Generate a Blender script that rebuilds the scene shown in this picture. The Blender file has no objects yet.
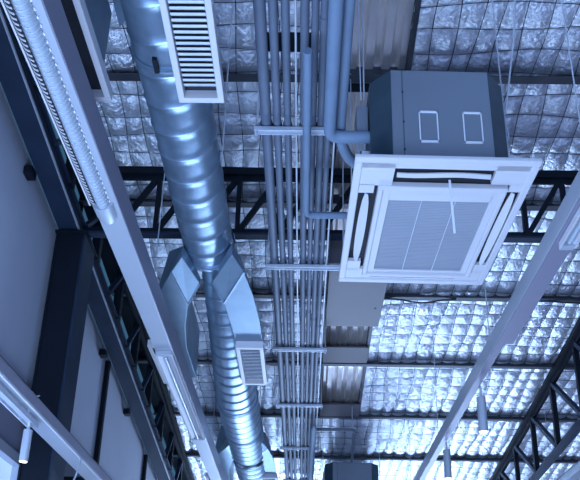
import bpy, math, random
import numpy as np
from mathutils import Vector, Matrix
random.seed(7)
rng = np.random.default_rng(7)
S = bpy.context.scene
C = S.collection
CZ = 1.6                                  # eye height; all heights below are given above the eye

# ------------------------------------------------------------------ camera, world, lights, exposure
cd = bpy.data.cameras.new('camera')
cd.sensor_width = 36; cd.lens = 742 / 580 * 36
cd.shift_y = 160 / 580
cd.clip_start = 0.05; cd.clip_end = 200
co = bpy.data.objects.new('camera', cd); C.objects.link(co)
co.matrix_world = Matrix.Translation((0, 0, CZ)) @ Matrix((
    (0.9996779, -0.0159766, 0.0197170),
    (0.0125514, -0.3639920, -0.9313175),
    (0.0220561, 0.9312650, -0.3636743))).to_4x4()
S.camera = co

S.view_settings.view_transform = 'Standard'
S.view_settings.look = 'None'
S.view_settings.gamma = 1
S.view_settings.use_curve_mapping = False
S.view_settings.exposure = 0.17

w = bpy.data.worlds.new('world'); S.world = w; w.use_nodes = True
bg = w.node_tree.nodes['Background']
bg.inputs[0].default_value = (0.245, 0.42, 0.82, 1); bg.inputs[1].default_value = 1.4

def area(name, loc, target, sx, sy, power, col):
    l = bpy.data.lights.new(name, 'AREA'); l.shape = 'RECTANGLE'; l.size = sx; l.size_y = sy
    l.energy = power; l.color = col
    o = bpy.data.objects.new(name, l); C.objects.link(o); o.location = loc
    o.rotation_euler = (Vector(target) - Vector(loc)).to_track_quat('-Z', 'Y').to_euler()
    return o
# daylight through the glazed far end and through the low windows on the left
area('daylight_far_end', (0.9, 14.0, 0.8), (0.9, 8.2, 4.8), 5.0, 1.3, 500, (0.44, 0.64, 1.0))
area('daylight_left_windows', (-1.6, 2.2, 0.9), (1.2, 5.5, 4.4), 5.0, 1.6, 360, (0.42, 0.62, 1.0))
area('light_behind', (2.6, -4.5, 1.8), (0.5, 4.0, 4.4), 5.0, 2.5, 70, (0.42, 0.58, 1.0))  # bluish area light behind the camera, tied to no window

# ------------------------------------------------------------------ materials
def mat(name, col, rough=0.5, metal=0.0, var=0.06, vscale=6.0, bump=0.0, bscale=40.0, emit=None, estr=0.0):
    m = bpy.data.materials.new(name); m.use_nodes = True
    nt = m.node_tree; b = nt.nodes['Principled BSDF']
    b.inputs['Roughness'].default_value = rough; b.inputs['Metallic'].default_value = metal
    tc = nt.nodes.new('ShaderNodeTexCoord')
    n = nt.nodes.new('ShaderNodeTexNoise'); n.inputs['Scale'].default_value = vscale; n.inputs['Detail'].default_value = 4
    nt.links.new(tc.outputs['Object'], n.inputs['Vector'])
    r = nt.nodes.new('ShaderNodeValToRGB')
    r.color_ramp.elements[0].position = 0.3; r.color_ramp.elements[1].position = 0.7
    r.color_ramp.elements[0].color = (*[c * (1 - var) for c in col], 1)
    r.color_ramp.elements[1].color = (*[min(1, c * (1 + var)) for c in col], 1)
    nt.links.new(n.outputs['Fac'], r.inputs['Fac']); nt.links.new(r.outputs['Color'], b.inputs['Base Color'])
    if bump:
        n2 = nt.nodes.new('ShaderNodeTexNoise'); n2.inputs['Scale'].default_value = bscale; n2.inputs['Detail'].default_value = 5
        nt.links.new(tc.outputs['Object'], n2.inputs['Vector'])
        bn = nt.nodes.new('ShaderNodeBump'); bn.inputs['Strength'].default_value = bump; bn.inputs['Distance'].default_value = 0.02
        nt.links.new(n2.outputs['Fac'], bn.inputs['Height']); nt.links.new(bn.outputs['Normal'], b.inputs['Normal'])
    if emit:
        b.inputs['Emission Color'].default_value = (*emit, 1); b.inputs['Emission Strength'].default_value = estr
    return m

FOIL = mat('crinkled_foil', (0.86, 0.90, 0.97), 0.36, 0.72, 0.04, 3, 1.0, 34)
GALV = mat('galvanised_duct', (0.27, 0.37, 0.47), 0.36, 0.8, 0.14, 9, 0.08, 14)
SHEET = mat('galvanised_sheet', (0.22, 0.31, 0.39), 0.48, 0.65, 0.08, 7)
DECK = mat('bare_corrugated_deck', (0.95, 0.88, 0.84), 0.28, 0.62, 0.08, 5)
STEEL = mat('dark_painted_steel', (0.005, 0.008, 0.014), 0.6, 0.0, 0.15, 4)
STEELB = mat('blue_black_steel', (0.016, 0.027, 0.050), 0.5, 0.0, 0.15, 4)
for m_ in (STEEL, STEELB): m_.node_tree.nodes['Principled BSDF'].inputs['Specular IOR Level'].default_value = 0.18
PURLIN = mat('dark_purlin_paint', (0.035, 0.04, 0.055), 0.5, 0.0, 0.2, 5)
COND = mat('grey_conduit', (0.11, 0.135, 0.18), 0.55, 0.1, 0.10, 5)
CONDP = mat('pale_conduit', (0.55, 0.58, 0.62), 0.4, 0.3, 0.05, 5)
STRUT = mat('zinc_strut', (0.58, 0.62, 0.68), 0.4, 0.4, 0.08, 8)
INSUL = mat('grey_pipe_lagging', (0.14, 0.195, 0.27), 0.7, 0.0, 0.08, 6, 0.1, 30)
WHITE = mat('white_plastic', (0.54, 0.53, 0.55), 0.42, 0.0, 0.02, 3)
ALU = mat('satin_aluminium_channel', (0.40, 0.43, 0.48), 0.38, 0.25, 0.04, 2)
ALUD = mat('shaded_channel_grey', (0.22, 0.21, 0.27), 0.45, 0.2, 0.05, 2)  # darker channel grey; shade on side and bottom faces put into the colour
GRILLE = mat('filter_grille', (0.28, 0.30, 0.34), 0.6, 0.0, 0.04, 3)
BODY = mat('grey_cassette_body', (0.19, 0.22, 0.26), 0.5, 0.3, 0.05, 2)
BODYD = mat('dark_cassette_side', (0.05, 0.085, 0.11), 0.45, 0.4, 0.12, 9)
DARK = mat('black_gap', (0.010, 0.012, 0.018), 0.7)
BOXM = mat('flat_grey_box', (0.10, 0.09, 0.105), 0.55, 0.1, 0.05, 2)
PANEL = mat('pale_wall_panel', (0.55, 0.58, 0.66), 0.6, 0.0, 0.06, 0.9)
LOWALL = mat('lower_wall', (0.22, 0.22, 0.28), 0.7, 0.0, 0.05, 2)
DWALL = mat('dark_lower_cladding', (0.035, 0.05, 0.08), 0.55, 0.0, 0.2, 3)
TEAL = mat('teal_clerestory_glass', (0.06, 0.17, 0.24), 0.18, 0.0, 0.08, 1.2, emit=(0.03, 0.09, 0.16), estr=1.0)
WINP = mat('bright_window_pane', (0.5, 0.6, 0.8), 0.2, 0.0, 0.02, 2, emit=(0.30, 0.45, 0.85), estr=0.9)
FARP = mat('far_window_pane', (0.5, 0.6, 0.8), 0.3, 0.0, 0.02, 2, emit=(0.36, 0.55, 1.0), estr=3.2)
FLOOR = mat('brown_concrete_floor', (0.55, 0.51, 0.56), 0.55, 0.0, 0.2, 0.7)
LENS = mat('frosted_lens', (0.36, 0.42, 0.48), 0.3, 0.0, 0.03, 4)
TROUGH = mat('reflector_trough', (0.5, 0.5, 0.55), 0.5, 0.0, 0.03, 4)
WARM = mat('lit_lamp_face', (1, 0.8, 0.6), 0.4, 0.0, 0.0, 4, emit=(1.0, 0.70, 0.50), estr=3.0)
CABLE = mat('black_cable', (0.02, 0.022, 0.03), 0.6)
WIRE = mat('netting_wire', (0.045, 0.05, 0.07), 0.5, 0.4)
TAGW = mat('white_tag', (0.72, 0.74, 0.78), 0.5)

# ------------------------------------------------------------------ mesh helpers
def roof(y, off=0.0): return 4.69 - 0.15 * y + off
class MB:
    def __init__(s): s.v = []; s.f = []
    def add(s, vs, fs):
        n = len(s.v); s.v += [Vector(a) for a in vs]; s.f += [tuple(i + n for i in f) for f in fs]; return s
    def box(s, x0, x1, y0, y1, z0, z1):
        return s.add([(x0,y0,z0),(x1,y0,z0),(x1,y1,z0),(x0,y1,z0),(x0,y0,z1),(x1,y0,z1),(x1,y1,z1),(x0,y1,z1)],
            [(0,3,2,1),(4,5,6,7),(0,1,5,4),(1,2,6,5),(2,3,7,6),(3,0,4,7)])
    def bar(s, a, b, wd, hd, up=(0,0,1)):
        a = Vector(a); b = Vector(b); t = (b-a).normalized(); u = Vector(up)
        if abs(t.dot(u)) > .98: u = Vector((0,1,0))
        sd = t.cross(u).normalized(); u = sd.cross(t).normalized()
        vs = []
        for p in (a, b):
            for i, j in ((-1,-1),(1,-1),(1,1),(-1,1)): vs.append(p + sd*(i*wd/2) + u*(j*hd/2))
        return s.add(vs, [(0,3,2,1),(4,5,6,7),(0,1,5,4),(1,2,6,5),(2,3,7,6),(3,0,4,7)])
    def tube(s, pts, r, n=12, cap=True):
        pts = [Vector(p) for p in pts]; rs = r if isinstance(r, (list, tuple)) else [r]*len(pts)
        ref = None; vs = []; fs = []
        for k, p in enumerate(pts):
            t = ((pts[min(k+1, len(pts)-1)] - p).normalized() + (p - pts[max(k-1, 0)]).normalized())
            if t.length < 1e-6: t = Vector((0,0,1))
            t.normalize()
            if ref is None: ref = Vector((0,0,1)) if abs(t.z) < .9 else Vector((1,0,0))
            sd = t.cross(ref).normalized(); ref = sd.cross(t).normalized()
            for i in range(n):
                a = 2*math.pi*i/n; vs.append(p + sd*(rs[k]*math.cos(a)) + ref*(rs[k]*math.sin(a)))
        for k in range(len(pts)-1):
            for i in range(n):
                j = (i+1) % n; fs.append((k*n+i, k*n+j, (k+1)*n+j, (k+1)*n+i))
        if cap: fs.append(tuple(range(n-1, -1, -1))); fs.append(tuple((len(pts)-1)*n+i for i in range(n)))
        return s.add(vs, fs)
    def loft(s, rings, cap=True):
        n = len(rings[0]); vs = [p for r in rings for p in r]; fs = []
        for k in range(len(rings)-1):
            for i in range(n):
                j = (i+1) % n; fs.append((k*n+i, k*n+j, (k+1)*n+j, (k+1)*n+i))
        if cap: fs.append(tuple(range(n-1,-1,-1))); fs.append(tuple((len(rings)-1)*n+i for i in range(n)))
        return s.add(vs, fs)
    def frame(s, x0, x1, y0, y1, z0, z1, wd):
        s.box(x0, x1, y0, y0+wd, z0, z1); s.box(x0, x1, y1-wd, y1, z0, z1)
        s.box(x0, x0+wd, y0+wd, y1-wd, z0, z1); return s.box(x1-wd, x1, y0+wd, y1-wd, z0, z1)

def obj(name, mb, m, parent=None, smooth=False, bevel=0.0, kind=None, label=None):
    vs = [v + Vector((0, 0, CZ)) for v in mb.v]
    if parent is not None: org = Vector((0,0,0)); base = wloc(parent)
    else:
        xs = [v.x for v in vs]; ys = [v.y for v in vs]; zs = [v.z for v in vs]
        base = Vector(((min(xs)+max(xs))/2, (min(ys)+max(ys))/2, min(zs)))
    me = bpy.data.meshes.new(name); me.from_pydata([v - base for v in vs], [], mb.f); me.materials.append(m)
    import bmesh
    bm = bmesh.new(); bm.from_mesh(me); bmesh.ops.recalc_face_normals(bm, faces=bm.faces); bm.to_mesh(me); bm.free()
    if smooth:
        me.polygons.foreach_set('use_smooth', [True]*len(me.polygons))
        me.set_sharp_from_angle(angle=math.radians(40))
    o = bpy.data.objects.new(name, me); C.objects.link(o)
    if parent is not None: o.parent = parent
    else: o.location = base
    if bevel:
        b = o.modifiers.new('bevel', 'BEVEL'); b.width = bevel; b.segments = 2; b.limit_method = 'ANGLE'
    if kind: o['kind'] = kind
    if label: o['label'] = label
    return o
def wloc(o):
    p = Vector((0,0,0))
    while o is not None: p += o.location; o = o.parent
    return p
def tag(o, label, cat, group=None):
    o['label'] = label; o['category'] = cat
    if group: o['group'] = group
    return o
def thing(name, label, cat, loc, group=None):
    o = bpy.data.objects.new(name, None); C.objects.link(o); o.location = (loc[0], loc[1], loc[2]+CZ)
    return tag(o, label, cat, group)
def copy_tree(o, parent=None):
    c = o.copy(); C.objects.link(c); c.parent = parent
    for ch in [x for x in bpy.data.objects if x.parent == o]: copy_tree(ch, c)
    return c
def arc(c, r, a0, a1, ux, uy, n=8):
    c = Vector(c); ux = Vector(ux); uy = Vector(uy)
    return [c + ux*(r*math.cos(a0+(a1-a0)*i/n)) + uy*(r*math.sin(a0+(a1-a0)*i/n)) for i in range(n+1)]

# ------------------------------------------------------------------ structure: floor and walls
obj('floor', MB().box(-2.3, 9.0, -6, 15.0, -CZ-0.1, -CZ), FLOOR, kind='structure')

X0, X1, Y0, Y1, P = -2.05, 7.3, 0.4, 14.6, 0.152
PY = 1.162
SX0, SX1 = 0.215, 0.685                      # strip of bare deck
PUR = [2.855, 4.09, 5.325, 6.58, 7.82, 9.07, 10.30, 11.53, 12.76]

def warpnode(i, j):
    gx = X0 + i*P; gy = Y0 + j*P*PY
    return gx + .016*np.sin(i*1.7 + j*.9) + .020*np.sin(j*.31 + i*.2), gy + .014*np.sin(i*.8 + j*2.1) + .016*np.sin(i*.45)
def sag(x, y):                                # blankets billow down between purlins
    ph = ((y - PUR[0]) / 1.236) % 1.0
    return -.020*np.sin(ph*np.pi)
def blanket():
    nx = int((X1-X0)/P); ny = int((Y1-Y0)/(P*PY)); k = 7
    ii, jj = np.meshgrid(np.arange(nx*k+1)/k, np.arange(ny*k+1)/k, indexing='ij')
    x, y = warpnode(ii, jj)
    amp = rng.uniform(.7, 1.25, (nx+2, ny+2))
    a = amp[np.minimum(ii.astype(int), nx), np.minimum(jj.astype(int), ny)]
    su = np.abs(np.sin(np.pi*ii)); sv = np.abs(np.sin(np.pi*jj))
    puff = (su*sv)**.55
    def noise(s, seed):
        r = np.random.default_rng(seed); o = 0
        for _ in range(7):
            kx, ky = r.normal(0, s, 2); o = o + np.sin(kx*x + ky*y + r.uniform(0, 6.28))
        return o/7
    crinkle = .007*noise(26, 1)*puff + .006*noise(70, 2)*puff + .007*noise(6, 3)
    z = 4.69 - .15*y + .060 + sag(x, y) - .032*a*puff + crinkle
    n0, n1 = x.shape
    verts = np.stack([x, y, z + CZ], -1).reshape(-1, 3)
    idx = np.arange(n0*n1).reshape(n0, n1)
    q = np.stack([idx[:-1,:-1], idx[:-1,1:], idx[1:,1:], idx[1:,:-1]], -1)
    cx = (x[:-1,:-1] + x[1:,1:])/2
    cy = (y[:-1,:-1] + y[1:,1:])/2
    keep = ((cx < SX0) | (cx > SX1) | (cy > 9.07)) & (cx > -1.71)
    q = q[keep]
    me = bpy.data.meshes.new('ceiling'); me.from_pydata(verts.tolist(), [], q.tolist()); me.materials.append(FOIL)
    me.polygons.foreach_set('use_smooth', [True]*len(me.polygons))
    o = bpy.data.objects.new('ceiling', me); C.objects.link(o); o['kind'] = 'structure'
    # netting that quilts the blanket
    mb = MB(); r = .0030
    def strand(pts):
        vs = []; fs = []
        for p in pts: vs += [(p[0]-r, p[1], p[2]), (p[0], p[1], p[2]-r*1.2), (p[0]+r, p[1], p[2])]
        return vs, fs
    for i in range(nx+1):
        pts = []
        for j in range(0, ny*2+1):
            px, py = warpnode(i, j/2); pts.append(Vector((px, py, 4.69-.15*py+.054+sag(px,py))))
        if pts[5].x < -1.7: continue
        if SX0 < pts[5].x < SX1: pts = [p for p in pts if p.y > 9.07]
        mb.tube(pts, r, 4, cap=False)
    for j in range(ny+1):
        seg = []
        for i in range(0, nx*2+1):
            px, py = warpnode(i/2, j); p = Vector((px, py, 4.69-.15*py+.054+sag(px,py)))
            if px < -1.7: continue
            if SX0 < px < SX1 and py < 9.07:
                if len(seg) > 1: mb.tube(seg, r, 4, cap=False)
                seg = []
            else: seg.append(p)
        if len(seg) > 1: mb.tube(seg, r, 4, cap=False)
    n = obj('wire_netting', mb, WIRE, kind='stuff')
    tag(n, 'thin dark wire netting quilting the silver foil insulation', 'netting')
blanket()

# bare corrugated deck strip
mb = MB(); prof = []
x = SX0 - .05
while x < SX1 + .05:
    prof += [(x, .10), (x+.045, .10), (x+.062, .145), (x+.092, .145), (x+.11, .10)]; x += .12
rings = [[Vector((px, yy, roof(yy, dz))) for px, dz in prof] for yy in (Y0, 3.0, 5.0, 7.0, 9.07)]
vs = [p for r in rings for p in r]; n = len(prof)
mb.add(vs, [(k*n+i, k*n+i+1, (k+1)*n+i+1, (k+1)*n+i) for k in range(4) for i in range(n-1)])
strip = obj('corrugated_deck_strip', mb, DECK)
tag(strip, 'bare corrugated metal deck strip running between the foil blankets', 'roof panel')
for sx in (SX0-.012, SX1+.012):
    e = MB(); e.bar((sx, Y0, roof(Y0, .05)), (sx, 9.07, roof(9.07, .05)), .03, .11); obj('edge_trim', e, PURLIN, strip)
for y0, y1, m in ((7.45, 7.76, BOXM), (8.72, 9.02, BOXM), (4.13, 4.19, STEEL)):
    e = MB(); e.bar((.45, y0, roof(y0, -.02)), (.45, y1, roof(y1, -.02)), SX1-SX0+.03, .02); obj('closure_plate', e, m, strip)
e = MB(); e.add([(-2.3,-1,roof(-1,.3)),(9,-1,roof(-1,.3)),(9,15,roof(15,.3)),(-2.3,15,roof(15,.3)),
                 (-2.3,-1,roof(-1,.34)),(9,-1,roof(-1,.34)),(9,15,roof(15,.34)),(-2.3,15,roof(15,.34))],
                 [(0,3,2,1),(4,5,6,7),(0,1,5,4),(1,2,6,5),(2,3,7,6),(3,0,4,7)])
obj('ceiling', e, STEEL, kind='structure')

pl = ['dark steel purlin crossing the ceiling nearest the camera, just out over the first lights',
      'dark purlin crossing directly behind the top of the big air conditioner',
      'dark purlin seen between the two chords of the cross truss',
      'dark purlin crossing just beyond the big air conditioner panel',
      'dark purlin at the far edge of the flat grey box, beside the small grille',
      'dark purlin crossing above the far spotlights',
      'second farthest visible purlin, just above the small far air conditioner',
      'purlin beyond the small far air conditioner', 'last purlin by the far glazed wall']
for y, lb in zip(PUR, pl):
    p = thing('roof_purlin', lb, 'beam', (2.6, y, roof(y, -.02)), 'dark purlins crossing under the roof')
    z = roof(y)
    obj('web', MB().box(-1.98, 7.2, y+.025, y+.033, z-.015, z+.12), PURLIN, p)
    obj('bottom_flange', MB().box(-1.98, 7.2, y-.035, y+.033, z-.023, z-.015), PURLIN, p)

# left wall
WX = -1.96
def beamh(y): return 3.467 - .157*(y - 3.37)
def prismx(mb, x0, x1, poly):
    n = len(poly)
    return mb.add([(x0, a, b) for a, b in poly] + [(x1, a, b) for a, b in poly],
        [tuple(range(n)), tuple(range(2*n-1, n-1, -1))] + [(i, (i+1) % n, n+(i+1) % n, n+i) for i in range(n)])
PB = 1.92
obj('wall_left', prismx(MB(), WX-.06, WX, [(-3, 1.45), (5.02, 1.45), (5.02, PB-.02), (-3, PB-.02)]), LOWALL, kind='structure')
obj('wall_left', prismx(MB(), WX-.06, WX, [(5.02, -CZ), (15, -CZ), (15, PB-.02), (5.02, PB-.02)]), DWALL, kind='structure')
obj('trim_1', MB().box(WX, WX+.03, -3, 15, PB-.05, PB+.015), STEEL, kind='structure')
wn = 1
for y0, y1 in ((-3, -.6), (-.6, 1.7), (1.7, 5.02)):
    f = MB(); prismx(f, WX-.05, WX-.03, [(y0, -CZ), (y1, -CZ), (y1, 1.45), (y0, 1.45)])
    o = obj('window_%d' % wn, f, WINP, kind='structure'); wn += 1
    g = MB()
    for a, b, c, d in ((y0, y1, 1.38, 1.45), (y0, y0+.05, -CZ, 1.45), (y1-.16, y1-.12, -CZ, 1.45), (y0, y1, -CZ, -CZ+.08)):
        g.box(WX-.03, WX+.03, a, b, c, d)
    obj('window_frame', g, ALU, o)
# pale panels between columns and mullions
cols = [4.90]
edges = [-3.0, 3.05, 5.0, 6.65, 8.72, 10.4, 12.0, 13.5]
for a, b in zip(edges[:-1], edges[1:]):
    obj('wall_left', prismx(MB(), WX-.03, WX-.005, [(a+.012, PB), (b-.012, PB), (b-.012, beamh(b)+.12), (a+.012, beamh(a)+.12)]), PANEL, kind='structure')
for y in (6.65, 8.72, 10.4, 12.0):
    m = MB().box(WX, WX+.04, y-.03, y+.03, PB-.3, beamh(y)+.02)
    tag(obj('wall_mullion', m, STEEL), {6.65:'dark vertical mullion, first beyond the thick dark column', 8.72:'dark mullion between the two farthest pale wall panels in view',
        10.4:'dark mullion near the far end of the left wall', 12.0:'last dark mullion of the left wall, by the glazed end'}[y], 'mullion', 'mullions of the left wall')
# small dark brackets under the beam
for y, lb in ((4.20, 'small black cleat under the left beam, nearest the camera'), (6.42, 'small black cleat under the left beam beside the first mullion'), (7.55, 'small black cleat under the left beam, farthest of the cleats')):
    h = beamh(y); c = MB().box(WX-.002, WX+.06, y-.045, y+.045, h-.07, h-.004); tag(obj('cleat_bracket', c, STEEL, bevel=.006), lb, 'bracket', 'cleats under the left beam')
# clerestory glass above the beam
cn = 1
for a, b in ((-1, 2.9), (2.9, 5.35), (5.35, 7.8), (7.8, 10.3), (10.3, 14.8)):
    o = obj('window_%d' % (wn), prismx(MB(), WX-.03, WX-.01, [(a, beamh(a)+.12), (b, beamh(b)+.12), (b, roof(b, .04)), (a, roof(a, .04))]), TEAL, kind='structure'); wn += 1
    obj('window_frame', MB().box(WX-.02, WX+.02, b-.05, b, beamh(b)+.12, roof(b, .04)), STEEL, o)

# far end: glazing below the frame of the photograph
fo = obj('window_%d' % wn, MB().box(-1.9, 4.0, 14.8, 14.83, -CZ+.1, -.45), FARP, kind='structure')
g = MB()
for i in range(5): g.box(-1.9+i*1.46, -1.9+i*1.46+.06, 14.74, 14.8, -CZ, -.39)
g.box(-1.9, 4.0, 14.74, 14.8, -.45, -.39)
obj('window_frame', g, STEEL, fo)
obj('unseen_wall_right', MB().box(7.4, 7.5, -6, 14.9, -CZ, 4.5), mat('brown_grey_wall', (0.16, 0.13, 0.13), 0.7), kind='structure')  # unseen dark wall added to cut ambient light from the right
obj('wall_left', prismx(MB(), WX-.12, WX-.07, [(-3, 1.47), (15, 1.47), (15, 2.5), (-3, 5.2)]), DWALL, kind='structure')  # dark backing sheet added so outside light stays out of panel gaps
obj('trim_2', MB().bar((-1.87, .4, roof(.4, .05)), (-1.87, 14.6, roof(14.6, .05)), .24, .03), STEEL, kind='structure')
obj('wall_far', MB().box(-2.3, 9, 14.84, 14.95, -CZ, 2.8), DWALL, kind='structure')

# ------------------------------------------------------------------ trusses and column
def truss_rail(name, label, X, ys, top_off, both, beam=False):
    t = thing(name, label, 'truss', (X, 7, both(7)), 'roof trusses')
    a, b = ys[0]-.4, ys[-1]+.4
    # top chord: two angles with a gap
    for dx in (-.03, .03):
        m = MB(); m.bar((X+dx, a, roof(a, top_off-.035)), (X+dx, b, roof(b, top_off-.035)), .055, .05); m.bar((X+dx*.35, a, roof(a, top_off-.09)), (X+dx*.35, b, roof(b, top_off-.09)), .02, .08)
        obj('top_chord', m, STEEL, t)
    m = MB()
    if beam:
        m.bar((X-.075, a, both(a)), (X-.075, b, both(b)), .15, .014)
        m.bar((X-.075, a, both(a)+.17), (X-.075, b, both(b)+.17), .15, .014)
        m.bar((X-.03, a, both(a)+.085), (X-.03, b, both(b)+.085), .012, .16)
        obj('bottom_beam', m, STEELB, t)
        m = MB(); m.bar((X+.004, a, both(a)), (X+.004, b, both(b)), .008, .022); obj('flange_highlight', m, ALU, t, label='pale strip painting a highlight along the lower flange')  # pale strip paints the highlight on the flange edge
    else:
        m.bar((X, a, both(a)), (X, b, both(b)), .11, .012); m.bar((X+.02, a, both(a)+.05), (X+.02, b, both(b)+.05), .012, .1)
        obj('bottom_chord', m, STEELB, t)
    return t
# left truss
ysL = [1.26+.82*i for i in range(15)]
tl = truss_rail('wall_truss', 'dark steel truss along the top of the left wall over the pale panels', -1.75, ysL, 0, beamh, True)
for i, y in enumerate(ysL):
    zt = roof(y, -.08); zb = beamh(y)+.16
    m = MB(); m.bar((-1.78, y, zb), (-1.78, y, zt), .07, .07, (0,1,0)); obj('vertical_strut', m, STEEL, tl)
    if i:
        yp = y-.40; m = MB(); m.bar((-1.765, yp, beamh(yp)+.16), (-1.765, y, zt), .05, .03); m.bar((-1.745, yp, beamh(yp)+.165), (-1.745, y, zt+.005), .012, .03)
        obj('diagonal_brace', m, STEELB, tl)
# right truss
ysR = [4.74+.826*i for i in range(10)]
br = lambda y: 2.643 - .081*(y-7.352)
tr = truss_rail('side_truss', 'dark steel truss running away along the right side of the room', 2.88, ysR, 0, br)
for i, y in enumerate(ysR):
    zt = roof(y, -.07); m = MB(); m.bar((2.88, y, br(y)), (2.88, y, zt), .055, .05, (0,1,0)); obj('vertical_strut', m, STEEL, tr)
    if i:
        yp = ysR[i-1]; m = MB(); m.bar((2.88, y, zt), (2.88, yp, br(yp)+.03), .05, .045); obj('diagonal_brace', m, STEELB, tr)
    g = MB().box(2.872, 2.888, y-.09, y+.09, zt-.10, zt+.03); obj('gusset_plate', g, STEEL, tr)
# cross truss
YT = 4.90
tx = thing('cross_truss', 'dark steel truss crossing the room behind the large round duct', 'truss', (.5, YT, 3.26), 'roof trusses')
obj('top_chord', MB().box(-1.72, 2.83, YT-.035, YT+.035, 3.835, 3.90), STEEL, tx)
obj('top_chord', MB().box(-1.72, 2.83, YT-.008, YT+.008, 3.79, 3.835), STEEL, tx)
obj('bottom_chord', MB().box(-1.72, 2.83, YT-.035, YT+.035, 3.265, 3.285), STEELB, tx)
obj('bottom_chord', MB().box(-1.72, 2.83, YT-.008, YT+.008, 3.285, 3.335), STEEL, tx)
x = -1.509; k = 0
while x < 2.8:
    obj('vertical_strut', MB().box(x-.018, x+.018, YT-.018, YT+.018, 3.29, 3.84), STEEL, tx)
    if x + .32 < 2.85:
        m = MB(); m.bar((x+.01, YT, 3.31), (x+.31, YT, 3.83), .04, .035, (0,1,0)); obj('diagonal_brace', m, STEEL, tx)
    x += .3204
# column
cl = thing('steel_column', 'thick dark steel column standing against the left wall under the beam', 'column', (-1.84, 4.92, -CZ))
ct = beamh(4.9) - .01
obj('column_web', MB().box(-1.905, -1.705, 4.80, 4.815, -CZ, ct), STEEL, cl)
obj('column_flange', MB().box(-1.915, -1.90, 4.79, 5.06, -CZ, ct), STEEL, cl)
obj('column_flange', MB().box(-1.705, -1.69, 4.79, 5.06, -CZ, ct), STEELB, cl)
obj('cap_plate', MB().box(-1.915, -1.685, 4.76, 5.09, ct-.02, ct+.004), STEEL, cl)

# ------------------------------------------------------------------ round ducts
def spiral(cx, h, r, y0, y1, pitch=.2, n=56):
    if not callable(cx): cx = (lambda c: (lambda y: c))(cx)
    if not callable(h): h = (lambda c: (lambda y: c))(h)
    if not callable(r): r = (lambda c: (lambda y: c))(r)
    frac = [0, .035, .07, .3, .5, .75]
    rows = int((y1-y0)/pitch)+3
    vs = []; fs = []
    for k in range(rows):
        for f in frac:
            for i in range(n+1):
                a = 2*math.pi*i/n
                y = y0 + pitch*(k-1.0) + pitch*(f + 1 - i/n)
                yy = min(max(y, y0), y1)
                rr = r(yy) + (.005 if f == .035 else 0) + (.0012 if f in (.3, .5) else 0)
                vs.append((cx(yy) + rr*math.cos(a), yy, h(yy) + rr*math.sin(a)))
    m = n+1; R = rows*len(frac)
    for q in range(R-1):
        for i in range(n): fs.append((q*m+i, q*m+i+1, (q+1)*m+i+1, (q+1)*m+i))
    return MB().add(vs, fs)
def band(cx, h, r, y, wd=.05, t=.008):
    m = MB(); n = 48; rings = []
    for yy, rr in ((y-wd/2, r), (y-wd/2, r+t), (y-wd*.1, r+t), (y, r+t*1.7), (y+wd*.1, r+t), (y+wd/2, r+t), (y+wd/2, r)):
        rings.append([Vector((cx+rr*math.cos(2*math.pi*i/n), yy, h+rr*math.sin(2*math.pi*i/n))) for i in range(n)])
    return m.loft(rings, cap=False)
DX = -.69
dn = thing('spiral_duct', 'large round spiral duct running from the top of the picture to the first forked fitting', 'duct', (DX, 3.0, 2.72), 'round spiral ducts')
NH, NR, FH, FR = 2.9, .170, 2.76, .210
obj('duct_pipe', spiral(DX, NH, NR, .9, 4.52), GALV, dn, smooth=True)
for y in (2.72, ): obj('coupling_band', band(DX, NH, NR, y), GALV, dn, smooth=True)
obj('collar', band(DX, NH, NR, 4.50, .05, .006), GALV, dn, smooth=True)
m = MB(); m.bar((DX-.035, 2.63, NH-NR-.004), (DX-.035, 2.71, NH-NR-.004), .022, .03); obj('clamp', m, STEEL, dn)
df = thing('spiral_duct', 'wider round spiral duct beyond the first forked fitting, brightly lit below', 'duct', (DX, 6.6, FH-FR), 'round spiral ducts')
lerp = lambda xs, ys: (lambda y: float(np.interp(y, xs, ys)))
TK = [4.4, 4.8, 5.6, 7.0, 8.8]
obj('duct_pipe', spiral(lerp(TK, [-.65, -.645, -.65, -.69, -.69]), lerp(TK, [2.95, 2.94, 2.85, FH, FH]), lerp(TK, [.135, .14, .17, FR, FR+.004]), 4.46, 8.78, .17), GALV, df, smooth=True)
for y in (7.0, 7.95): obj('coupling_band', band(DX, FH, FR, y), GALV, df, smooth=True)
dl = thing('spiral_duct', 'farthest stretch of round duct beyond the last forked fitting at the bottom', 'duct', (DX, 10, FH-FR), 'round spiral ducts')
obj('duct_pipe', spiral(DX, FH, FR, 8.95, 10.7), GALV, dl, smooth=True)
# straps up to the roof
for par, y, h, r in ((dn, 3.6, NH, NR), (df, 7.4, FH, FR), (dl, 10.5, FH, FR)):
    for sx in (-1, 1):
        m = MB(); m.tube([(DX+sx*(r+.003), y, h), (DX+sx*(r+.003), y, roof(y, .03))], .005, 6); obj('hanger_rod', m, STRUT, par)

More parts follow.
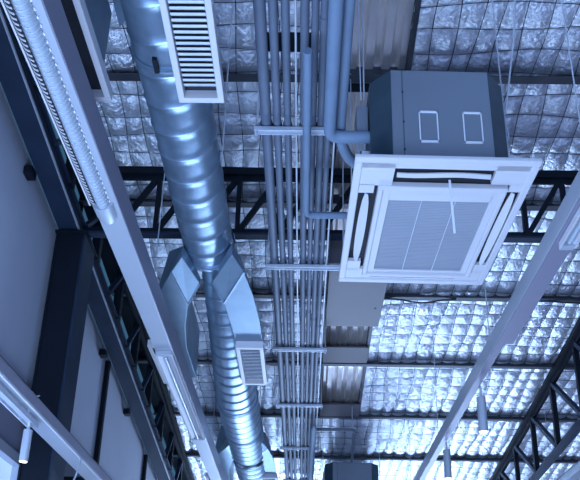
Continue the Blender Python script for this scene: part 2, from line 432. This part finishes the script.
def fitting(dy, label, hub=True, rx=(-.575, -.345), lx=(-1.30, -1.09), rw=.034, dz=0.0):
    f = thing('forked_duct_fitting', label, 'duct fitting', (DX, 5.2+dy, 2.62), 'forked fittings of the round duct')
    T = 3.15
    def wing(outer, inner, name):
        # outer/inner: list of (x, y, hb, ht)
        rings = []
        for (xo, yo, bo, to), (xi, yi, bi, ti) in zip(outer, inner):
            rings.append([Vector((xo, yo+dy, bo)), Vector((xi, yi+dy, bi)), Vector((xi, yi+dy, ti)), Vector((xo+(0 if not rings else -.10 if name == 'right' else .08), yo+dy, to))])
        return MB().loft(rings)
    right_o = [(-.500, 4.24, 2.69, 2.78), (-.430, 4.42, 2.66, 2.88), (-.385, 4.75, 2.66, 2.98), (-.358, 5.15, 2.66, 3.02), (-.352, 5.65, 2.66, 3.02), (-.352, 6.28, 2.66, 3.02)]
    right_i = [(-.670, 4.60, 2.69, 2.74), (-.608, 4.86, 2.66, 2.96), (-.598, 5.05, 2.66, 2.98), (-.585, 5.3, 2.66, 3.02), (-.574, 5.63, 2.66, 3.02), (-.58, 6.28, 2.66, 3.02)]
    left_o = [(-.840, 4.28, 2.69, 2.78), (-.936, 4.43, 2.66, 2.88), (-1.13, 4.85, 2.66, 3.10), (-1.25, 5.5, 2.66, T), (-1.27, 6.28, 2.66, T)]
    left_i = [(-.762, 4.63, 2.69, 2.74), (-.882, 4.90, 2.66, 3.05), (-.955, 5.25, 2.66, 3.10), (-1.0, 5.65, 2.66, T), (-1.0, 6.28, 2.66, T)]
    right_o = [(min(a, rx[1]-.007), b, c, d) if b > 5 else (a, b, c, d) for a, b, c, d in right_o]
    for nm, o_, i_ in (('right', right_o, right_i), ('left', left_o, left_i)):
        b = obj('branch_boot', wing(o_, i_, nm), SHEET, f, bevel=.004)
        s = MB(); s.bar((o_[1][0], o_[1][1]+dy, o_[1][2]), (i_[1][0], i_[1][1]+dy, i_[1][2]-.002), .014, .010); obj('seam', s, GALV, b)
        s = MB(); s.bar((i_[0][0], i_[0][1]+dy, i_[0][2]), (i_[1][0], i_[1][1]+dy, i_[1][2]-.002), .008, .008); obj('seam', s, GALV, b)
    # cap: closes the end of the small pipe around the trunk
    k = MB(); n = 40; rr = []
    for y, ra, cxx, hh in ((4.515, NR, DX, NH), (4.53, NR, DX, NH), (4.54, .13, -.65, 2.945)):
        rr.append([Vector((cxx+ra*math.cos(2*math.pi*i/n), y+dy, hh+ra*math.sin(2*math.pi*i/n))) for i in range(n)])
    if hub: obj('end_cap', k.loft(rr, cap=False), SHEET, f)
    for nm, x0, x1 in (('r', *rx), ('l', *lx)):
        y0, y1 = 5.50+dy, 6.30+dy
        g = obj('air_register', MB().frame(x0, x1, y0, y1, 2.60, 2.665, rw), WHITE, f, bevel=.004, label='pale framed supply grille')
        obj('backing', MB().box(x0+.03, x1-.03, y0+.03, y1-.03, 2.65, 2.66), DARK, g)
        m = MB(); k = int((y1-y0-.08)/.030)
        for i in range(k):
            y = y0+.048+i*.030
            m.bar((x0+.034, y, 2.622), (x1-.034, y, 2.622), .021, .003, (0, .35, -.94))
        if nm == 'r': obj('louvres', m, STRUT, g)
    return f
fitting(0, 'forked sheet metal duct fitting in mid picture with one small grille visible')
fn = fitting(-3.52, 'forked duct fitting at the top of the picture with the large louvred grille', hub=False, rx=(-.622, -.405), lx=(-1.20, -.945), rw=.030)
pp = [(-.98, 2.84), (-.81, 2.66), (-.74, 2.20), (-.98, 2.20)]
obj('top_flange', MB().loft([[Vector((x, y, z)) for x, y in pp] for z in (3.15, 3.156)]), SHEET, fn)
fitting(4.0, 'forked duct fitting at the bottom edge, farthest of the three')

# ------------------------------------------------------------------ conduits on trapeze supports
cs = [(-.243, .030, COND, 'thick grey conduit at the left edge of the bundle'),
      (-.180, .0225, COND, 'grey conduit, second from the left in the bundle'),
      (-.121, .021, COND, 'grey conduit, third from the left in the bundle'),
      (-.072, .0055, CONDP, 'thin pale tube running between the third and fourth thick conduits'),
      (-.028, .0225, COND, 'grey conduit just right of the thin pale tube'),
      (.022, .019, COND, 'grey conduit behind the long pipe that ends in an elbow'),
      (.068, .0225, COND, 'grey conduit between the elbowed pipe and the thick lagged pipes'),
      (.110, .018, COND, 'grey conduit near the right edge of the bundle'),
      (.148, .0060, CONDP, 'thin pale tube along the right edge of the bundle')]
for x, r, m, lb in cs:
    t = thing('electrical_conduit', lb, 'conduit', (x, 7, 3.0-r), 'conduits running down the middle of the ceiling')
    z = 2.975 + r + .0
    obj('tube', MB().tube([(x, .8, z), (x, 11.0, z)], r, 14), m, t, smooth=True)
    if r > .01:
        for y in (2.4 + 4*x, 5.55 + 3*x, 8.5 - 4*x):
            obj('coupler', MB().tube([(x, y-.04, z), (x, y+.04, z)], r+.003, 14), m, t, smooth=True)
sl = ['metal strut under the conduits beside the near elbow of the lagged pipe', 'metal strut under the conduits just above the flat grey box',
      'metal strut under the conduits beside the small mid picture grille', 'metal strut under the conduits beside the two grey closure plates',
      'metal strut under the conduits near the bottom, second farthest', 'metal strut under the conduits at the very bottom edge', 'metal strut under the conduits above the frame']
for y, lb in zip((3.37, 4.83, 6.28, 7.74, 9.31, 10.93, 1.9), sl):
    t = thing('strut_hanger', lb, 'pipe support', (-.06, y, 2.93), 'struts carrying the conduits')
    x0, x1 = -.31, .20
    if y == 4.83: x1 = .29
    m = MB().box(x0, x1, y-.02, y-.016, 2.945, 2.975); m.box(x0, x1, y+.016, y+.02, 2.945, 2.975); m.box(x0, x1, y-.02, y+.02, 2.971, 2.975)
    obj('strut_channel', m, STRUT, t)
    for sx in (x0+.015, x1-.015):
        if y > 1: obj('threaded_rod', MB().tube([(sx, y, 2.92), (sx, y, roof(y, .03))], .005, 6), STRUT, t)
    for x, r, _, _ in cs:
        if r > .01:
            pts = arc((x, y, 2.975+r), r+.003, 0, math.pi, (1,0,0), (0,0,1), 10)
            pts = [Vector((x+r+.003, y, 2.975))] + pts + [Vector((x-r-.003, y, 2.975))]
            c = MB()
            for a, b in zip(pts[:-1], pts[1:]): c.bar(a, b, .004, .025, (0,1,0))
            obj('pipe_clamp', c, STEEL, t)

# lagged refrigerant pipes
def elbow_path(p0, corner, p1, r):
    p0 = Vector(p0); c = Vector(corner); p1 = Vector(p1); a = (p0-c).normalized(); b = (p1-c).normalized()
    pts = [p0]
    for i in range(9):
        t = i/8; pts.append((c+a*r)*(1-t)**2 + c*2*t*(1-t) + (c+b*r)*t*t)
    return pts + [p1]
lp = obj('lagged_pipe', MB().tube(elbow_path((-.012, 2.70, 2.85), (-.010, 4.02, 2.85), (.40, 4.02, 2.85), .06), .0225, 18), INSUL, smooth=True)
tag(lp, 'long blue grey lagged pipe ending in a lower elbow left of the air conditioner', 'pipe', 'lagged pipes to the air conditioner')
tag(obj('lagged_pipe', MB().tube(elbow_path((.110, .9, 2.83), (.112, 3.27, 2.83), (.40, 3.27, 2.83), .07), .034, 18), INSUL, smooth=True),
    'thick lagged pipe turning right into the side of the air conditioner at its upper elbow', 'pipe', 'lagged pipes to the air conditioner')
pth = [(.170, .9, 2.90), (.170, 3.24, 2.90)] + [Vector((.170+.16*(1-math.cos(a)), 3.24+.32*math.sin(a), 2.90-.03*math.sin(a))) for a in [i*math.pi/16 for i in range(1, 9)]] + [(.40, 3.56, 2.87)]
tag(obj('lagged_pipe', MB().tube(pth, .031, 18), INSUL, smooth=True), 'thick lagged pipe curving in under the upper elbow beside the air conditioner corner', 'pipe', 'lagged pipes to the air conditioner')
tag(obj('lagged_pipe', MB().tube([(.110, 8.15, 2.87), (.110, 8.25, 2.87), (.105, 11.2, 2.87)], [.012, .038, .038], 18), INSUL, smooth=True),
    'thick lagged pipe with a tapered tip beside the far end of the conduits', 'pipe')
# black bracket above conduits near the top
m = MB().bar((-.23, 2.90, 3.12), (0.02, 2.90, 3.12), .10, .03); m.bar((0.0, 2.86, 3.12), (0.0, 3.12, 3.12), .05, .03)
hb = obj('angle_bracket', m, STEEL, bevel=.004); tag(hb, 'short black L shaped bracket behind the conduits near the top', 'bracket')
obj('hanger_rod', MB().tube([(-.2, 2.9, 3.12), (-.2, 2.9, roof(2.9, .03))], .006, 6), STEEL, hb)
# small drain pipe at the far end
dp = obj('drain_pipe', MB().tube([(.02, 8.72, 3.03), (.10, 8.75, 3.03)] + elbow_path((.2, 8.75, 3.03), (.625, 8.75, 3.03), (.66, 9.80, 2.93), .05), .020, 12), COND, smooth=True)
tag(dp, 'thin grey pipe with an elbow leading to the small far air conditioner', 'pipe')
obj('hanger_rod', MB().tube([(.6, 8.76, 3.04), (.6, 8.76, roof(8.76, .03))], .005, 6), STRUT, dp)

# flat box
fb = thing('sheet_metal_box', 'flat rectangular grey sheet metal box tucked behind the air conditioner panel', 'box', (.4, 5.53, 3.1))
obj('box_body', MB().box(.178, .66, 5.0, 6.07, 3.10, 3.32), BOXM, fb, bevel=.003)
obj('rivet', MB().tube([(.60, 5.72, 3.098), (.60, 5.72, 3.105)], .010, 10), DARK, fb)
for x, y in ((.2, 5.05), (.63, 5.05), (.2, 6.0), (.63, 6.0)): obj('hanger_rod', MB().tube([(x, y, 3.3), (x, y, roof(y, .03))], .004, 6), STRUT, fb)

# ------------------------------------------------------------------ cassette air conditioner
def cassette(label, rods=True):
    t = thing('air_conditioner', label, 'air conditioner', (.695, 3.65, 2.5), 'ceiling cassette air conditioners')
    h = 2.5
    ch = lambda x0, x1, y0, y1, c: [(x0+c, y0), (x1-c, y0), (x1, y0+c), (x1, y1-c), (x1-c, y1), (x0+c, y1), (x0, y1-c), (x0, y0+c)]
    pb = ch(.326, 1.052, 3.12, 4.19, .10)
    b = obj('body', MB().loft([[Vector((x, y, z)) for x, y in pb] for z in (2.54, 3.155)]), BODY, t, bevel=.004)
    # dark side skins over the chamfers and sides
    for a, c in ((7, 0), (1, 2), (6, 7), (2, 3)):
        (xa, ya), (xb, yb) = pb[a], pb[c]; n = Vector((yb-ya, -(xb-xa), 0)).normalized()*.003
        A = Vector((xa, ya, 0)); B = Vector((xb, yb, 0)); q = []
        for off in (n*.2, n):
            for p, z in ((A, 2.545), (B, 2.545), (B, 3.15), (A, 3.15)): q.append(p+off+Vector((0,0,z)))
        obj('side_skin', MB().add(q, [(0,1,2,3),(7,6,5,4),(0,4,5,1),(1,5,6,2),(2,6,7,3),(3,7,4,0)]), BODYD, b, label='dark side skin')
    for x0, x1 in ((.567, .667), (.799, .900)):
        m = MB(); z0, z1, y = 2.667, 2.873, 3.117
        for c in ((x0, x1, z0, z0+.012), (x0, x1, z1-.010, z1), (x0, x0+.006, z0, z1), (x1-.006, x1, z0, z1)): m.box(c[0], c[1], y-.003, y+.003, c[2], c[3])
        obj('cover_outline', m, TAGW, b, label='thin pale rectangular outline on the grey body')
    obj('body_seam', MB().box(.484, .487, 3.1165, 3.12, 2.55, 3.15), BODYD, b)
    for z in (2.62, 2.80, 3.0): obj('screw', MB().tube([(.486, 3.115, z), (.486, 3.12, z)], .005, 8), DARK, b)
    # decorative panel
    X_0, X_1, Y_0, Y_1 = .222, 1.168, 3.045, 4.268
    p = obj('trim_panel', MB().frame(X_0, X_1, Y_0, Y_1, h, h+.026, .042), WHITE, t, bevel=.006)
    # corner pads and bars between the slots
    for x0, x1, y0, y1 in ((.26, .435, 3.07, 3.27), (.26, .345, 3.26, 3.335), (.955, 1.13, 3.07, 3.24), (1.06, 1.13, 3.235, 3.30),
                           (.26, .42, 4.11, 4.235), (.97, 1.13, 4.11, 4.235), (.26, .345, 4.02, 4.12), (1.06, 1.13, 4.03, 4.12), (.42, .97, 4.205, 4.235), (.26, 1.13, 3.072, 3.128)):
        obj('corner_cover', MB().box(x0, x1, y0, y1, h+.006, h+.03), WHITE, t)

    obj('slot_liner', MB().box(.255, 1.135, 3.07, 4.24, h+.034, h+.038), DARK, t, label='black inside of the air slots')
    gf = obj('grille_frame', MB().frame(.365, 1.055, 3.262, 4.178, h-.008, h+.03, .030), WHITE, t, bevel=.006)
    obj('inner_frame', MB().frame(.393, 1.027, 3.29, 4.15, h+.002, h+.03, .042).box(.43, .99, 3.33, 3.388, h+.002, h+.03), WHITE, gf)
    gr = obj('intake_grille', MB().box(.43, .99, 3.325, 4.115, h+.012, h+.022), GRILLE, t)
    m = MB()
    for i in range(52):
        y = 3.335 + i*.015; m.box(.43, .99, y, y+.008, h+.010, h+.012)
    obj('grille_slats', m, GRILLE, gr)
    m = MB()
    for x in (.617, .803): m.box(x-.0015, x+.0015, 3.388, 4.11, h+.003, h+.012)
    obj('grille_divider', m, STRUT, gr)
    # vanes: curved flaps in three slots
    def vane(x0, x1, y0, y1, along):
        r = []
        n = 10
        for i in range(n+1):
            u = i/n; bow = .012*math.sin(u*math.pi*2+.6)
            if along == 'x':
                xx = x0+(x1-x0)*u; r.append([Vector((xx, y0+bow*.5, h+.010)), Vector((xx, y1+bow*.5, h-.004)), Vector((xx, y1+bow*.5, h+.003)), Vector((xx, y0+bow*.5, h+.017))])
            else:
                yy = y0+(y1-y0)*u; wd = (x1-x0)*(.35+.65*math.sin(u*math.pi)**.5)/2; xm = (x0+x1)/2
                r.append([Vector((xm-wd, yy, h+.008)), Vector((xm+wd, yy, h-.002)), Vector((xm+wd, yy, h+.005)), Vector((xm-wd, yy, h+.015))])
        return MB().loft(r)
    obj('air_vane', vane(.45, .94, 3.168, 3.184, 'x'), WHITE, t, smooth=True)
    obj('air_vane', vane(.285, .335, 3.345, 4.01, 'y'), WHITE, t, smooth=True)
    obj('air_vane', vane(1.07, 1.115, 3.31, 4.02, 'y'), WHITE, t, smooth=True)
    if rods:
        for x, y, z in ((.30, 3.30, 2.9), (1.085, 3.30, 2.9), (.30, 4.10, 2.9), (1.085, 4.10, 2.9)):
            rr = obj('hanger_rod', MB().tube([(x, y, 2.70), (x, y, roof(y, .03))], .0045, 6), STRUT, t)
            l = MB(); l.tube(arc((x, y, 2.90), .026, 0, 2*math.pi, (.5,0,0), (0,0,1.4), 14), .004, 5, cap=False); obj('turnbuckle', l, STRUT, rr)
            obj('mounting_lug', MB().box(x-.02, x+.045 if x < .6 else x+.02, y-.03, y+.03, 2.70, 2.73) if x < .6 else MB().box(x-.05, x+.02, y-.03, y+.03, 2.70, 2.73), STRUT, t)
    return t
ac = cassette('large ceiling cassette air conditioner with white louvred panel hanging over the right centre')
ac.rotation_euler.z = math.radians(1.3)
ac2 = copy_tree(ac); ac2.location = ac.location + Vector((-.04, 6.62, -.25))
ac2['label'] = 'small looking far air conditioner whose grey body shows at the bottom edge'
# left cassette wiring box and white cord
tag(obj('pull_cord', MB().bar((.738, 3.20, 2.496), (.745, 3.20, 2.17), .011, .004, (0,1,0)), TAGW), 'thin white strip dangling from the air conditioner panel', 'cord')
m = MB(); m.tube([(.30, 3.14, 2.75), (.33, 3.11, 2.70), (.36, 3.12, 2.68)], .018, 8)
tag(obj('valve_box', MB().box(.262, .326, 3.26, 3.42, 2.86, 3.04), BODY, bevel=.004), 'small grey box fixed to the left side of the air conditioner above the pipe elbow', 'junction box')
# hanging wires beside the unit
tag(obj('hanging_wire', MB().tube([(.27, 3.05, 2.88), (.262, 3.02, 3.2), (.26, 3.0, roof(3.0, .03))], .003, 6), STRUT), 'thin grey wire hanging left of the air conditioner from the bare deck', 'wire')
tag(obj('hanging_wire', MB().tube([(1.09, 3.28, 3.0), (1.16, 3.2, 3.5), (1.22, 3.1, roof(3.1, .03))], .005, 6), STRUT), 'slanting thin rod right of the air conditioner reaching the foil', 'wire')

# ------------------------------------------------------------------ linear light channels
def channel(name, label, x0, x1, h, y0, y1, rods, side):
    t = thing(name, label, 'light channel', ((x0+x1)/2, (y0+y1)/2, h), 'suspended light channels')
    obj('housing', MB().box(x0, x1, y0, y1, h, h+side), ALU, t, bevel=.003)
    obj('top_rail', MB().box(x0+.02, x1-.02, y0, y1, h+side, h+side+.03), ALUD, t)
    for y in rods:
      if side < .1 and x0 < 0: obj('wall_bracket', MB().box(WX, x0+.02, y-.02, y+.02, h+.08, h+.11), STEEL, t)
      else: obj('suspension_rod', MB().tube([((x0+x1)/2, y, h+.05), ((x0+x1)/2, y, roof(y, .03))], .004, 6), STRUT, t)
    return t
L = channel('light_channel', 'long pale light channel on the left holding the slatted lamp near the camera', -1.105, -.975, 2.30, .8, 11.4, (2.2, 4.4, 6.1, 8.0, 10), .17)
R_ = channel('light_channel', 'long pale light channel slanting down the right side past the air conditioner', 1.340, 1.398, 2.30, 1.2, 12, (3.0, 5.0, 7.2, 9.2), .13)
obj('shaded_bottom', MB().box(1.342, 1.452, 1.2, 4.72, 2.290, 2.2995), ALUD, R_)  # underside plates carry their shade in the darker grey
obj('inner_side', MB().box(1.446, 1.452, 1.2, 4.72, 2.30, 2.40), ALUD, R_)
obj('shaded_bottom', MB().box(1.342, 1.398, 4.72, 12, 2.294, 2.2995), ALUD, R_)
obj('slot', MB().box(1.398, 1.408, 4.72, 9.0, 2.325, 2.37), DARK, R_, label='dark slot along the channel')
LL = channel('light_channel', 'low blue grey light channel crossing the bottom left corner', -1.60, -1.49, 1.40, 1.0, 9.5, (2.0, 5.6, 8), .08)
R3 = channel('light_channel', 'short sight of a light channel in the bottom right corner beyond the truss', 3.0, 3.12, 2.30, 5, 12, (6, 8.9, 11), .08)
obj('shaded_side', MB().box(-.975, -.971, .8, 11.4, 2.305, 2.47), ALUD, L, label='side of the channel with its shade painted in')  # thin skin darkens the channel side to paint its shade
# slatted lamp (left near)
la = thing('linear_lamp', 'long slatted lamp with frosted lens in the left light channel', 'lamp', (-1.05, 2.0, 2.245), 'linear lamps in the light channels')
m = MB(); rings = []
for y, s in ((.85, 1), (3.12, 1), (3.17, .96), (3.2, .85), (3.215, .6)):
    rings.append([Vector((-1.045+.032*s*math.cos(a), y, 2.298-.042*s*math.sin(a))) for a in [i*math.pi/12 for i in range(13)]])
obj('frosted_lens', m.loft(rings), LENS, la, smooth=True)
m = MB()
for i in range(int(2.25/.024)):
    y = .9 + i*.024
    pts = [Vector((-1.055-.052*math.sin(a), y, 2.300-.048*math.cos(a))) for a in [.35+k*1.1/6 for k in range(7)]]
    for a, b in zip(pts[:-1], pts[1:]): m.bar(a, b, .003, .008, (0,1,0))
obj('louvre_slats', m, WHITE, la)
m = MB()
for i in range(int(2.25/.024)):
    y = .912 + i*.024
    pts = [Vector((-1.045+.0335*math.cos(a), y, 2.298-.0435*math.sin(a))) for a in [.2+k*2.6/8 for k in range(9)]]
    for a, b in zip(pts[:-1], pts[1:]): m.bar(a, b, .004, .005, (0,1,0))
obj('lens_ribs', m, STRUT, la)
obj('slot_backing', MB().box(-1.108, -1.06, .85, 3.15, 2.285, 2.298), DARK, la, label='dark gap behind the slats')
m = MB().box(-1.120, -1.112, .85, 3.17, 2.29, 2.306)
obj('edge_lip', m, WHITE, la)
for i in range(60): obj('clip', MB().box(-1.012, -1.006, .95+i*.037, .95+i*.037+.012, 2.292, 2.299), TAGW, la)
obj('end_cap', MB().loft([[Vector((-1.05+.055*s*math.cos(a), y, 2.30-.05*s*math.sin(a))) for a in [i*math.pi/12 for i in range(13)]] for y, s in ((3.15, 1), (3.25, .97), (3.29, .8))]), ALU, la, smooth=True)
# trough lamps (left mid, right)
def trough(label, x0, x1, h, y0, y1):
    t = thing('linear_lamp', label, 'lamp', ((x0+x1)/2, (y0+y1)/2, h-.03), 'linear lamps in the light channels')
    xm = (x0+x1)/2
    obj('reflector', MB().add([(x0, y0, h-.03), (xm-.02, y0, h-.004), (xm+.02, y0, h-.004), (x1, y0, h-.03), (x0, y1, h-.03), (xm-.02, y1, h-.004), (xm+.02, y1, h-.004), (x1, y1, h-.03),
        (x0, y0, h), (x1, y0, h), (x0, y1, h), (x1, y1, h)], [(0,1,5,4), (1,2,6,5), (2,3,7,6), (0,4,10,8), (3,9,11,7), (0,8,9,3,2,1), (4,5,6,7,11,10)]), TROUGH, t)
    obj('tube_lamp', MB().tube([(xm, y0+.04, h-.022), (xm, y1-.04, h-.022)], .013, 12), LENS, t, smooth=True)
    for y in (y0, y1): obj('end_cap', MB().box(x0, x1, y-.02, y+.02, h-.034, h), ALU, t, bevel=.004)
    for x in (x0, x1): obj('edge_lip', MB().box(x-.004, x+.004, y0, y1, h-.036, h), WHITE, t)
    return t
trough('open trough lamp with tube in the left light channel beyond the forked fitting', -1.10, -.98, 2.30, 4.95, 6.95)
trough('open trough lamp in the right light channel beside the air conditioner', 1.365, 1.445, 2.285, 1.9, 3.45)

# track and spotlights
def track(label, x, h, y0, y1, par_h):
    t = thing('spotlight_track', label, 'track', (x, (y0+y1)/2, h), 'spotlight tracks')
    obj('rail', MB().box(x-.016, x+.016, y0, y1, h, h+.03), ALU, t)
    for y in (y0+.15, y1-.15): obj('hanger', MB().box(x-.006, x+.006 , y-.01, y+.01, h+.03, par_h), STRUT, t)
    return t
obj('edge_lip', MB().box(-1.49, -1.484, 1.0, 9.5, 1.40, 1.41), TAGW, LL, label='bright lower edge')
obj('shaded_side', MB().box(-1.49, -1.487, 1.0, 9.5, 1.425, 1.478), ALUD, LL, label='side of the channel with its shade painted in')  # same painted shade on the low channel
tk = track('thin track beside the low light channel in the bottom left corner', -1.52, 1.345, 2.4, 3.95, 1.40)
obj('edge_strip', MB().box(-1.57, -1.562, 2.4, 3.95, 1.35, 1.40), STRUT, tk)
def spot(label, x, y, h, ln, r, armx, army, armz):
    t = thing('track_spotlight', label, 'spotlight', (x, y, h-ln), 'cylinder spotlights')
    obj('cylinder_housing', MB().tube([(x, y, h), (x, y, h-ln+.01), (x, y, h-ln)], [r, r, r*.96], 22), ALU, t, smooth=True)
    obj('lamp_face', MB().tube([(x, y, h-ln-.002), (x, y, h-ln+.004)], r*.86, 22), WARM, t, label='glowing warm lamp face')
    obj('stem', MB().tube([(x, y, h-.01), (x, y, armz-.004)], .010, 8), STRUT, t)
    if abs(armx-x) > .01: obj('bracket_arm', MB().bar((x, y, armz), (armx, army, armz), .025, .02), ALU, t)
    l = bpy.data.lights.new('spot_glow', 'SPOT'); l.energy = 12; l.color = (1, .72, .5); l.spot_size = 1.0; l.shadow_soft_size = r
    lo = bpy.data.objects.new('spot_glow', l); C.objects.link(lo); lo.parent = t; lo.location = (0, 0, -.01)
    return t
spot('glowing cylinder spotlight hanging below the low track at bottom left', -1.52, 3.85, 1.30, .18, .024, -1.52, 3.85, 1.348)
spot('lit cylinder spotlight on the right, the nearer and higher of the right pair', 1.405, 5.52, 2.20, .285, .036, 1.39, 5.52, 2.29)
spot('cylinder spotlight at the bottom right, farther and lower of the right pair', 1.385, 6.90, 2.20, .285, .036, 1.39, 6.9, 2.29)

# ------------------------------------------------------------------ loose cables
def cable(label, pts, r=.006, m=CABLE):
    pts = [Vector(p) for p in pts]; out = []
    for i in range(len(pts)-1):
        p0 = pts[max(i-1,0)]; p1 = pts[i]; p2 = pts[i+1]; p3 = pts[min(i+2, len(pts)-1)]
        for k in range(6):
            t = k/6; out.append(.5*((2*p1)+(p2-p0)*t+(2*p0-5*p1+4*p2-p3)*t*t+(3*p1-p0-3*p2+p3)*t**3))
    out.append(pts[-1]); return tag(obj('cable', MB().tube(out, r, 6), m, smooth=True), label, 'cable')
cable('black cable sagging under the purlin just beyond the air conditioner', [(.78, 6.57, roof(6.57,-.03)), (.95, 6.56, 3.655), (1.15, 6.55, 3.62), (1.35, 6.56, 3.655), (1.5, 6.57, roof(6.57,-.03))], .009)
cable('dark cable draped along the purlin to the right of the light channel', [(2.2, 6.60, roof(6.6,-.03)), (2.38, 6.59, 3.68), (2.6, 6.58, 3.66), (2.8, 6.60, 3.665)], .008)
cable('pale cable looping down beside the low light channel at bottom left', [(-1.48, 4.72, 1.40), (-1.47, 4.62, 1.25), (-1.50, 4.55, 1.05), (-1.50, 4.5, .5), (-1.5, 4.5, -.2)], .006, STRUT)
cable('thin cable rising from the low channel against the dark column', [(-1.60, 4.25, 1.46), (-1.66, 4.25, 1.52), (-1.69, 4.3, 1.66), (-1.70, 4.4, 1.72)], .005, STRUT)
